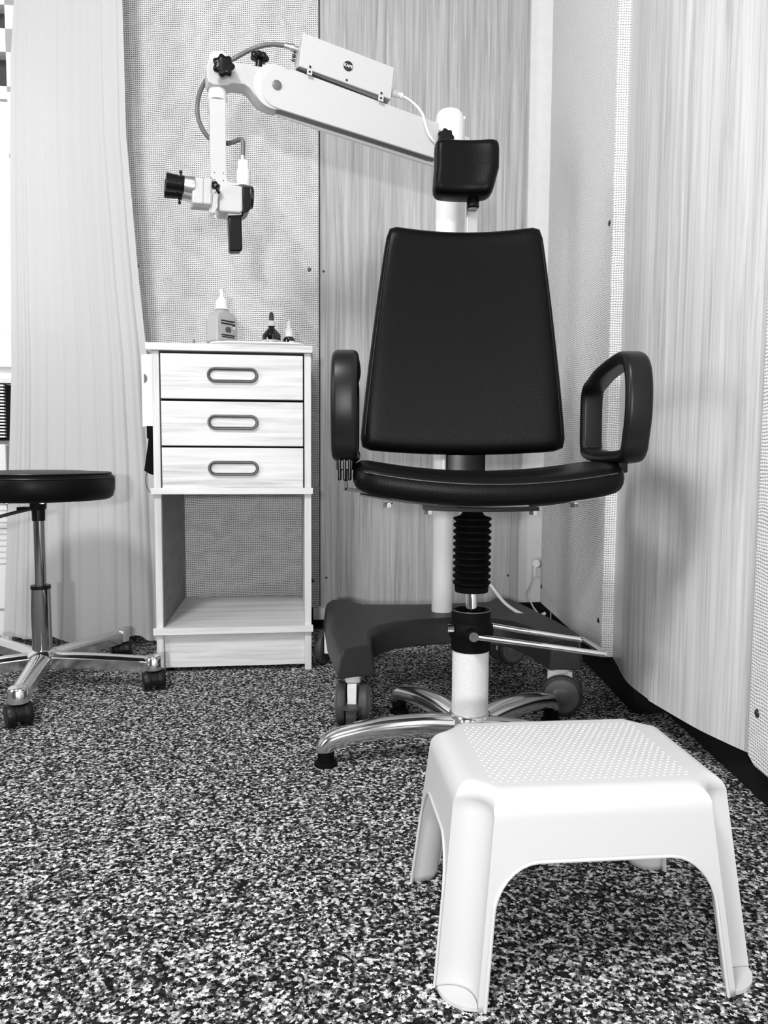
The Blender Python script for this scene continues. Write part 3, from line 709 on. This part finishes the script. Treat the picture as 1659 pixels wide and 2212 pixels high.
for cx, cy, rot in ((-.062, 1.547, R(88)), (.385, 1.625, R(-12)), (-.135, 1.99, R(70)), (.33, 2.02, R(30))):
    Mt = Matrix.Translation((cx, cy, 0)) @ Matrix.Rotation(rot, 4, 'Z'); r_ = .044
    b = B(); box(b, -.030, .022, -.0095, .0095, .035, .092); lathe(b, [(.016, .088), (.016, .110)], seg=24)
    b.transform(Mt); hd = obj('caster', b, M['column'], ms, world=True, bevel=.002, label='white caster fork')
    for s in (-1, 1):
        b = B(); lathe(b, [(0, 0), (r_ * .8, 0), (r_ * .96, .002), (r_, .006), (r_, .016), (r_ * .95, .019), (r_ * .90, .0195), (r_ * .88, .018), (0, .018)], (0, s * .013, r_), (0, s, 0), 40); b.transform(Mt); wh = obj('wheel', b, M['wheel'], hd, world=True)
        b = B(); lathe(b, [(r_ * .86, .0172), (r_ * .8, .0205), (r_ * .45, .0212), (r_ * .40, .023), (r_ * .2, .025), (0, .0255)], (0, s * .013, r_), (0, s, 0), 32); b.transform(Mt); obj('wheel_hub', b, M['wheel_hub'], hd, world=True)
    if rot == R(88):
        b = B(); b2 = [(-.049 - .012 * math.cos(R(a)), .019 * math.sin(R(a)), .047) for a in range(-90, 91, 15)]; prism(b, b2 + [(-.02, .012, .047), (-.02, -.012, .047)], (0, 0, .004)); box(b, -.052, -.044, -.010, .010, .012, .047); b.transform(Mt); obj('brake_pedal', b, M['wheel'], hd, world=True)
# pole
def pw_(dx, dy, z): return Vector((PO.x + dx, PO.y + dy, z))
b = B(); lathe(b, [(.0255, .165), (.0255, 1.30)], PO, seg=48); obj('pole', b, M['lacquer'], ms, world=True)
b = B(); lathe(b, [(.030, 1.19), (.0345, 1.192), (.0345, 1.335), (.031, 1.350), (.024, 1.357), (.012, 1.359)], PO + AX * .006, seg=48); obj('pole_head', b, M['lacquer'], ms, world=True)
def star_knob(c, axis, r, h, name='star_knob', lobes=7):
    b = B(); d = Vector(axis).normalized(); x, y = frame_z(d); rs = []; n = lobes * 8
    for rr, hh in ((.55, 0), (.95, .002), (1, h * .4), (1, h * .75), (.88, h), (.5, h + .001)):
        rs.append([Vector(c) + d * hh + (x * math.cos(2 * math.pi * k / n) + y * math.sin(2 * math.pi * k / n)) * r * rr * (.90 + .10 * math.cos(2 * math.pi * k / n * lobes)) for k in range(n)])
    rings(b, rs); cyl(b, Vector(c) - d * .018, Vector(c) + d * .001, r * .38, seg=20)
    return obj(name, b, M['black_plastic'], ms, world=True, angle=50)
star_knob(mp(960, 300, .036), AN, .020, .016)
# lock tabs near the pole head
b = B(); tube(b, [mp(995, 268, -.02), mp(1004, 253, -.02)], .0032, 10, sm=1); obj('release_lever', b, M['lacquer'], ms, world=True)
b = B(); slab(b, [(1003, 294), (1014, 297), (1016, 310), (1006, 310)], -.03, .01); obj('rear_tab', b, M['lacquer'], ms, world=True)
b = B(); slab(b, [(1017, 430), (1022, 434), (1026, 458), (1022, 448)], -.03, .004); obj('rear_hook', b, M['lacquer'], ms, world=True)
# beam
TH = .062; OFF = .031
arc = [(590 + 47 * math.cos(R(a)), 189 - 46 * math.sin(R(a))) for a in range(108, 252, 12)]
arc = [(606 + 40 * math.cos(R(a)), 188 - 45 * math.sin(R(a))) for a in range(115, 255, 10)]
beam = [(948, 266)] + [(640, 152)] + arc + [(604, 235), (945, 343)]
b = B(); slab(b, beam, OFF, .006); slab(b, beam, OFF - TH + .006, .006)
b2_ = [(940, 270), (640, 160), (585, 160), (565, 195), (600, 226), (940, 333)]
slab(b, b2_, OFF - .006, TH - .012); obj('swing_beam', b, M['device'], ms, world=True, bevel=.0012)
b = B(); slab(b, [(597, 241), (730, 284), (943, 354), (943, 360), (730, 292), (600, 249)], OFF - .050, .010); obj('lower_rod', b, M['lacquer'], ms, world=True, bevel=.001)
b = B(); slab(b, [(600, 230), (945, 339), (945, 333), (600, 222)], OFF - .010, .034); obj('underside_cover', b, M['hose'], ms, world=True)
b = B(); c = mp(598, 184, OFF); lathe(b, [(.0098, -.001), (.0098, .003), (.008, .004), (0, .0045)], c, AN, 28); obj('pivot_cap', b, M['hose'], ms, world=True, label='grey round pivot cap')
# joint block
jb = [(447, 137), (452, 126), (462, 124), (488, 130), (560, 143), (592, 148), (604, 160), (616, 190), (610, 222), (598, 231), (580, 225), (561, 217), (549, 203), (540, 190), (528, 182), (502, 179), (491, 184), (462, 183), (451, 177), (447, 166)]
b = B(); slab(b, jb, OFF - .007, TH - .012); obj('joint_block', b, M['device'], ms, world=True, bevel=.0025, seg=3)
b = B(); c = mp(594, 188, OFF - .006); lathe(b, [(.047, -.001), (.047, .0022), (.0455, .003), (0, .003)], c, AN, 64); obj('joint_disc', b, M['device'], ms, world=True)
b = B(); c = mp(473, 128, 0); lathe(b, [(.021, -.01), (.021, .004), (.017, .009), (.006, .010)], c, ZZ, 32); obj('joint_cap', b, M['lacquer'], ms, world=True)
star_knob(mp(483, 146, OFF + .012), AN + AX * -.1, .0235, .014)
star_knob(mp(560, 131, 0), ZZ + AX * .1, .0205, .013)
# control box
UPB = None
nearp = [(655, 70), (852, 145.5), (844.5, 214.6), (645.5, 142)]
b = B(); slab(b, nearp, OFF + .008, .080); cbx = obj('control_box', b, M['device'], ms, world=True, bevel=.0015)
b = B(); slab(b, [(641, 146), (650, 143.5), (836, 211), (829, 220)], OFF + .003, .068); obj('vent_grille', b, M['device_grey'], cbx, world=True)
for px, py in ((669, 156), (823, 213)):
    b = B(); slab(b, [(px - 5, py - 9), (px + 6, py - 6), (px + 5, py + 7), (px - 6, py + 3)], OFF + .0095, .002); obj('mounting_tab', b, M['device'], cbx, world=True)
    for dy in (-12, -1):
        b = B(); c = mp(px + (1 if dy < -5 else 0), py + dy, OFF + .0096); lathe(b, [(.0026, 0), (.0022, .001), (0, .0012)], c, AN, 14); obj('screw', b, M['ink'], cbx, world=True)
b = B(); lathe(b, [(.0026, 0), (.0022, .001), (0, .0012)], mp(749, 173, OFF + .0081), AN, 14); obj('screw', b, M['ink'], cbx, world=True)
cL = mp(752, 143, OFF + .0082); ex = (mp(852, 145.5, OFF) - mp(655, 70, OFF)).normalized()
b = B(); lathe(b, [(.0108, 0), (.0108, .0008), (.0100, .0012), (0, .0012)], cL, AN, 40); bd = obj('badge', b, M['ink'], cbx, world=True, label='round black badge with white lettering')
mm = MW[ms.name].inverted() @ basis(cL + AN * .0014, ex, ZZ)
text('lettering', 'KAPS', .0086, M['label'], bd, mm, ext=.0001, bold=True)
# connectors
cc = mp(640, 106, -.01); b = B(); dirc = (mp(622, 101, -.01) - mp(644, 108, -.01)).normalized()
lathe(b, [(.0060, -.004), (.0060, .004), (.0088, .005), (.0088, .013), (.0070, .014), (.0070, .022), (.0062, .027)], cc, dirc, 24); obj('hose_connector', b, M['satin'], cbx, world=True)
b = B(); 
for py, r in ((122, .004), (131, .0035), (112, .0035)): lathe(b, [(r, 0), (r, .006), (r * .6, .008)], mp(641 - (py - 106) * .15, py, -.012), dirc, 14)
obj('side_plug', b, M['steel_dark'], cbx, world=True)
b = B(); d2_ = (mp(868, 210, 0) - mp(846, 202, 0)).normalized(); lathe(b, [(.0085, 0), (.0085, .009), (.0062, .010), (.0062, .020), (.0072, .021), (.0072, .025), (.004, .026)], mp(847, 200, 0), d2_, 24); obj('power_connector', b, M['lacquer'], cbx, world=True)
b = B(); tube(b, [mp(868, 208, 0), mp(882, 215, .005), mp(902, 232, .015), mp(914, 250, .03), mp(921, 275, .036), mp(928, 293, .037), mp(938, 306, .036), mp(945, 313, .03)], .0034, 12); obj('power_lead', b, M['cord'], ms, world=True)
# hose
b = B(); tube(b, [mp(624, 102, -.01), mp(600, 96, -.015), mp(570, 98, -.02), mp(540, 108, -.03), mp(510, 124, -.036), mp(480, 142, -.045), mp(450, 168, -.045), mp(433, 196, -.04), mp(426, 230, -.03), mp(430, 262, -.03), mp(446, 292, -.032), mp(468, 308, -.035), mp(490, 310, -.025), mp(506, 306, -.015), mp(519, 301, -.005), mp(524.5, 306, 0), mp(525, 320, 0), mp(524, 347, 0)], .0049, 14, sm=8); obj('light_hose', b, M['hose'], ms, world=True)
# vertical hanger
b = B(); lathe(b, [(.0150, 0), (.0150, .03)], mp(471, 207, 0), ZZ, 32); obj('swivel_pin', b, M['satin'], ms, world=True)
b = B(); lathe(b, [(.0185, 0), (.0195, .004), (.0190, .019), (.0170, .023), (.014, .024)], mp(470.5, 218, 0), ZZ, 40); obj('swivel_collar', b, M['lacquer'], ms, world=True)
b = B(); slab(b, [(452, 212), (488, 212), (488.5, 232), (488, 240), (489, 380), (495, 396), (466, 396), (455, 380), (453.5, 240), (452, 232)], .014, .030); hg = obj('hanger_plate', b, M['device'], ms, world=True, bevel=.0015)
for px, py in ((463.5, 372), (482, 374), (464, 388), (482.5, 390)):
    b = B(); lathe(b, [(.0011, 0), (.0011, .0006), (0, .0007)], mp(px, py, .0142), AN, 10); obj('screw', b, M['ink'], hg, world=True)
# optical head
hd_o = .030
b = B(); slab(b, [(476, 396), (524, 402), (525, 456), (518, 460), (473, 456)], hd_o, .060); obj('optics_body', b, M['device'], ms, world=True, bevel=.004, seg=3)
b = B(); slab(b, [(470, 392), (516, 395), (516, 401), (472, 399)], hd_o - .004, .05); obj('top_cover', b, M['device'], ms, world=True, bevel=.001)
b = B(); slab(b, [(524.5, 402), (541, 403), (541.5, 450), (536, 456), (525, 461)], hd_o + .001, .062); obj('front_housing', b, M['black_plastic'], ms, world=True, bevel=.002)
b = B(); lathe(b, [(.024, 0), (.024, .004), (.0225, .006), (.0215, .006), (0, .004)], mp(540, 427, 0), AX, 40); obj('objective_lens', b, M['lens'], ms, world=True)
b = B(); lathe(b, [(.0145, 0), (.0150, .001), (.0150, .033), (.0125, .0335), (.0125, .052), (.0110, .054)], mp(526, 403, 0), ZZ, 36); obj('lamp_housing', b, M['lacquer'], ms, world=True)
b = B(); lathe(b, [(.0055, 0), (.0055, .016)], mp(524, 353, 0), ZZ, 20); obj('hose_end', b, M['satin'], ms, world=True)
b = B(); slab(b, [(493, 464), (522, 461), (524, 538), (519, 542), (500, 542), (496, 539)], .016, .030); obj('handle_grip', b, M['black_plastic'], ms, world=True, bevel=.0035, seg=3)
b = B(); slab(b, [(492, 460), (519, 457), (523, 461), (520, 464), (493, 465)], .019, .036); obj('handle_collar', b, M['lacquer'], ms, world=True)
b = B(); slab(b, [(461, 416), (469, 412), (471, 446), (464, 461), (453, 459), (458, 448)], hd_o + .006, .03); obj('tilt_bracket', b, M['satin'], ms, world=True, bevel=.001)
b = B(); lathe(b, [(.0035, -.018), (.0035, .0)], mp(465, 451, hd_o), -ZZ, 12) if False else cyl(b, mp(465, 452, hd_o), mp(465.5, 469, hd_o), .0022, seg=12); obj('lock_pin', b, M['chrome'], ms, world=True)
star_knob(mp(467, 405, hd_o + .012), AN - AX * .4 + ZZ * .3, .0085, .012, 'tilt_knob', 5)
b = B(); slab(b, [(416, 384), (420, 382), (457, 384), (459, 388), (457, 440), (454, 442), (417, 439), (415, 434)], hd_o, .030); 
slab(b, [(412.5, 392), (452, 394), (454, 449), (412, 447)], hd_o - .034, .026); obj('binocular_body', b, M['device'], ms, world=True, bevel=.004, seg=3)
b = B(); slab(b, [(438.6, 384), (439.4, 384), (438.9, 441), (438.1, 441)], hd_o + .0004, .002); obj('body_joint', b, M['hose'], ms, world=True)
for (x, y, o, L) in ((416, 402, hd_o - .016, 1), (412, 416, hd_o - .046, .95)):
    c = mp(x, y, o); ax = -AX + ZZ * .06
    b = B(); lathe(b, [(.0205, -.004), (.0205, .001), (.0185, .017), (.0175, .018)], c, ax, 36); ad = obj('eyepiece_adapter', b, M['satin'], ms, world=True)
    b = B(); lathe(b, [(.0172, .016), (.0182, .018), (.0182, .026), (.0172, .027), (.0172, .032), (.0182, .033), (.0182, .041), (.0186, .044), (.0190, .052), (.0190, .0545), (.016, .055), (.014, .050), (0, .049)], c, ax, 36); ep = obj('eyepiece', b, M['black_plastic'], ms, world=True)
    k = c + ax.normalized() * .024; sgn = 1 if o > 0 else -1
    b = B(); cyl(b, k + ZZ * .015 * sgn, k + ZZ * .0265 * sgn, .0022, seg=10); cyl(b, k + ZZ * .0225 * sgn, k + ZZ * .028 * sgn, .0032, seg=10); obj('diopter_screw', b, M['black_plastic'], ep, world=True)

# power cord from socket down to the wheeled base
pc_ = thing('power_cord', 'thin white mains cord with plug running from the wall socket to the microscope base', 'cord', tuple(bw(.70, 0, .27)), YW)
Pp = lambda px, py, Y: at(px, py, Y)
b = B(); cyl(b, Pp(1161, 1217, 2.49), Pp(1158, 1217, 2.45), .015, .012, seg=20); cyl(b, Pp(1156, 1224, 2.45), Pp(1154, 1248, 2.45), .0065, .004, seg=12); obj('plug', b, M['white_plastic'], pc_, world=True)
b = B(); tube(b, [Pp(1154, 1246, 2.45), Pp(1147, 1268, 2.38), Pp(1143, 1285, 2.2), Pp(1150, 1308, 2.08), Pp(1163, 1326, 1.90)], .0024, 10); obj('thin_lead', b, M['cord'], pc_, world=True)
b = B(); tube(b, [Pp(986, 1098, 1.90), Pp(990, 1120, 1.9), Pp(1010, 1190, 1.92), Pp(1040, 1235, 1.92), Pp(1066, 1272, 1.90), Pp(1090, 1302, 1.88), Pp(1118, 1322, 1.86), Pp(1142, 1331, 1.85), Pp(1165, 1331, 1.85), Pp(1177, 1325, 1.86)], .0042, 12); obj('thick_lead', b, M['cord'], pc_, world=True)

# ------------------------------------------------------------ white plastic step stool
stp = thing('step_stool', 'low white plastic step stool with dimpled top in front of the chair', 'step stool', (.218, .880, 0), R(5.5))
Hs = .212; WX, WY = .172, .140; TX, TY = .1495, .1130; CR = .036; FLG = .008; ZS = .095; ZA = .144; RR = .022
def half(z): f = 1 - z / Hs; return TX + (WX - TX) * f, TY + (WY - TY) * f
def corner_pts(hx, hy, cr, n=12, depth=1.0):
    """concave quarter from (hx, hy-cr) round to (hx-cr, hy), first quadrant"""
    o = []
    for k in range(n + 1):
        a = math.pi / 2 * k / n
        ccv = Vector((hx - cr * math.sin(a), hy - cr * math.cos(a)))       # concave, centre at the outer corner
        cvx = Vector((hx - cr + cr * math.cos(a), hy - cr + cr * math.sin(a)))
        o.append(cvx.lerp(ccv, depth))
    return o
NO = 28; NF = 2; NC = 12; R1 = 12; R2 = 12
def zb(fr_, inner):
    u = abs(fr_) * inner; r = .045 if inner > .09 else .04
    if u <= inner - r: return ZA
    t = min(1, (u - (inner - r)) / r); return ZS + (ZA - ZS) * math.sqrt(max(0, 1 - t * t))
b = B()
signs = [(1, 1), (-1, 1), (-1, -1), (1, -1)]
ofr = [math.sin(math.pi / 2 * (2 * i / NO - 1)) for i in range(NO + 1)]
def level(z, ins=0.0, depth=1.3, crs=1.0):
    """sides as lists of corner strips: returns per-corner [flange, flute, flange] point lists"""
    hx, hy = half(z); hx -= ins; hy -= ins; cr = CR * crs; out = []
    for sx, sy in signs:
        cp = corner_pts(hx, hy, cr, NC, depth)
        pts = [Vector((hx, hy - cr - FLG * (1 - i / NF))) for i in range(NF)] + cp + [Vector((hx - cr - FLG * (i + 1) / NF, hy)) for i in range(NF)]
        P = [Vector((p.x * sx, p.y * sy, z)) for p in pts]
        if sx * sy < 0: P = P[::-1]
        out.append(P)
    return out
ztop = Hs - RR
zl1 = [ztop + (ZS - ztop) * i / R1 for i in range(R1 + 1)]; zl2 = [ZS * (1 - i / R2) for i in range(R2 + 1)]
for zl in (zl1, zl2):
    G = [level(z) for z in zl]
    for c_ in range(4):
        for j in range(len(zl) - 1):
            a, d = G[j][c_], G[j + 1][c_]
            for i in range(len(a) - 1): b.faces.new([b.verts.new(p) for p in (a[i], a[i + 1], d[i + 1], d[i])])
rim_paths = []
def side_pt(c_, fr_, z):
    L = level(z); p = L[c_][-1]; q = L[(c_ + 1) % 4][0]; return p.lerp(q, (fr_ + 1) / 2)
for c_ in range(4):
    inner = (level(ZS)[c_][-1] - level(ZS)[(c_ + 1) % 4][0]).length / 2
    cols = [[side_pt(c_, f, ztop + (zb(f, inner) - ztop) * j / R1) for j in range(R1 + 1)] for f in ofr]
    for i in range(NO):
        for j in range(R1): b.faces.new([b.verts.new(p) for p in (cols[i][j], cols[i + 1][j], cols[i + 1][j + 1], cols[i][j + 1])])
    rim_paths.append([level(z)[c_][-1] for z in zl2[::-1]] + [col[-1] for col in cols[1:-1]] + [level(z)[(c_ + 1) % 4][0] for z in zl2])
# rounded top edge and flat top
def full(z, ins, depth, crs):
    L = level(z, ins, depth, crs); o = []
    for c_ in range(4):
        o += L[c_]; p, q = L[c_][-1], L[(c_ + 1) % 4][0]
        o += [p.lerp(q, (f + 1) / 2) for f in ofr[1:-1]]
    return o
prev = full(ztop, 0, 1.3, 1)
for k in range(1, 9):
    th = math.pi / 2 * k / 8; cur = full(ztop + RR * math.sin(th), RR * (1 - math.cos(th)), .35 + .95 * (1 - k / 8) ** 1.0, 1 - .30 * (k / 8))
    for i in range(len(cur)):
        j = (i + 1) % len(cur); b.faces.new([b.verts.new(p) for p in (prev[i], prev[j], cur[j], cur[i])])
    prev = cur
b.faces.new([b.verts.new(p) for p in prev])
bmesh.ops.remove_doubles(b, verts=b.verts, dist=.00005)
obj('shell', b, M['stepplastic'], stp, solid=.0028, angle=55)
b = B()
for rp in rim_paths: tube(b, rp, .0019, 8, sm=0)
obj('rim', b, M['stepplastic'], stp)
for sx, sy in signs:
    b = B(); cv = corner_pts(WX - .001, WY - .001, CR + .002, 12, 0); cc_ = corner_pts(WX, WY, CR, 12, 1.3)
    P = [Vector((p.x * sx, p.y * sy, .0005)) for p in cv] + [Vector((p.x * sx, p.y * sy, .0005)) for p in cc_[::-1]]
    for z_ in (.0005, .0045):
        for k in range(12): b.faces.new([b.verts.new((p.x * sx, p.y * sy, z_)) for p in (cv[k], cv[k + 1], cc_[k + 1], cc_[k])])
    for k in range(12): b.faces.new([b.verts.new((cv[q].x * sx, cv[q].y * sy, z_)) for q, z_ in ((k, .0005), (k + 1, .0005), (k + 1, .0045), (k, .0045))])
    bmesh.ops.remove_doubles(b, verts=b.verts, dist=.00005)
    obj('foot_plate', b, M['stepplastic'], stp)
b = B(); px_ = .0082; nx, ny = 27, 24
for iy in range(ny):
    for ix in range(nx):
        x = (ix - (nx - 1) / 2 + (.25 if iy % 2 else -.25)) * px_; y = (iy - (ny - 1) / 2) * px_ * .84
        if abs(x) > .112 or abs(y) > .083: continue
        rs = [[(x + r0 * math.cos(2 * math.pi * k / 8), y + r0 * math.sin(2 * math.pi * k / 8), Hs - .0002 + h) for k in range(8)] for r0, h in ((.0021, 0), (.0017, .0007), (.0008, .0011))]
        rings(b, rs)
dm = obj('grip_dot', b, M['stepplastic'], stp, angle=80); dm['kind'] = 'stuff'
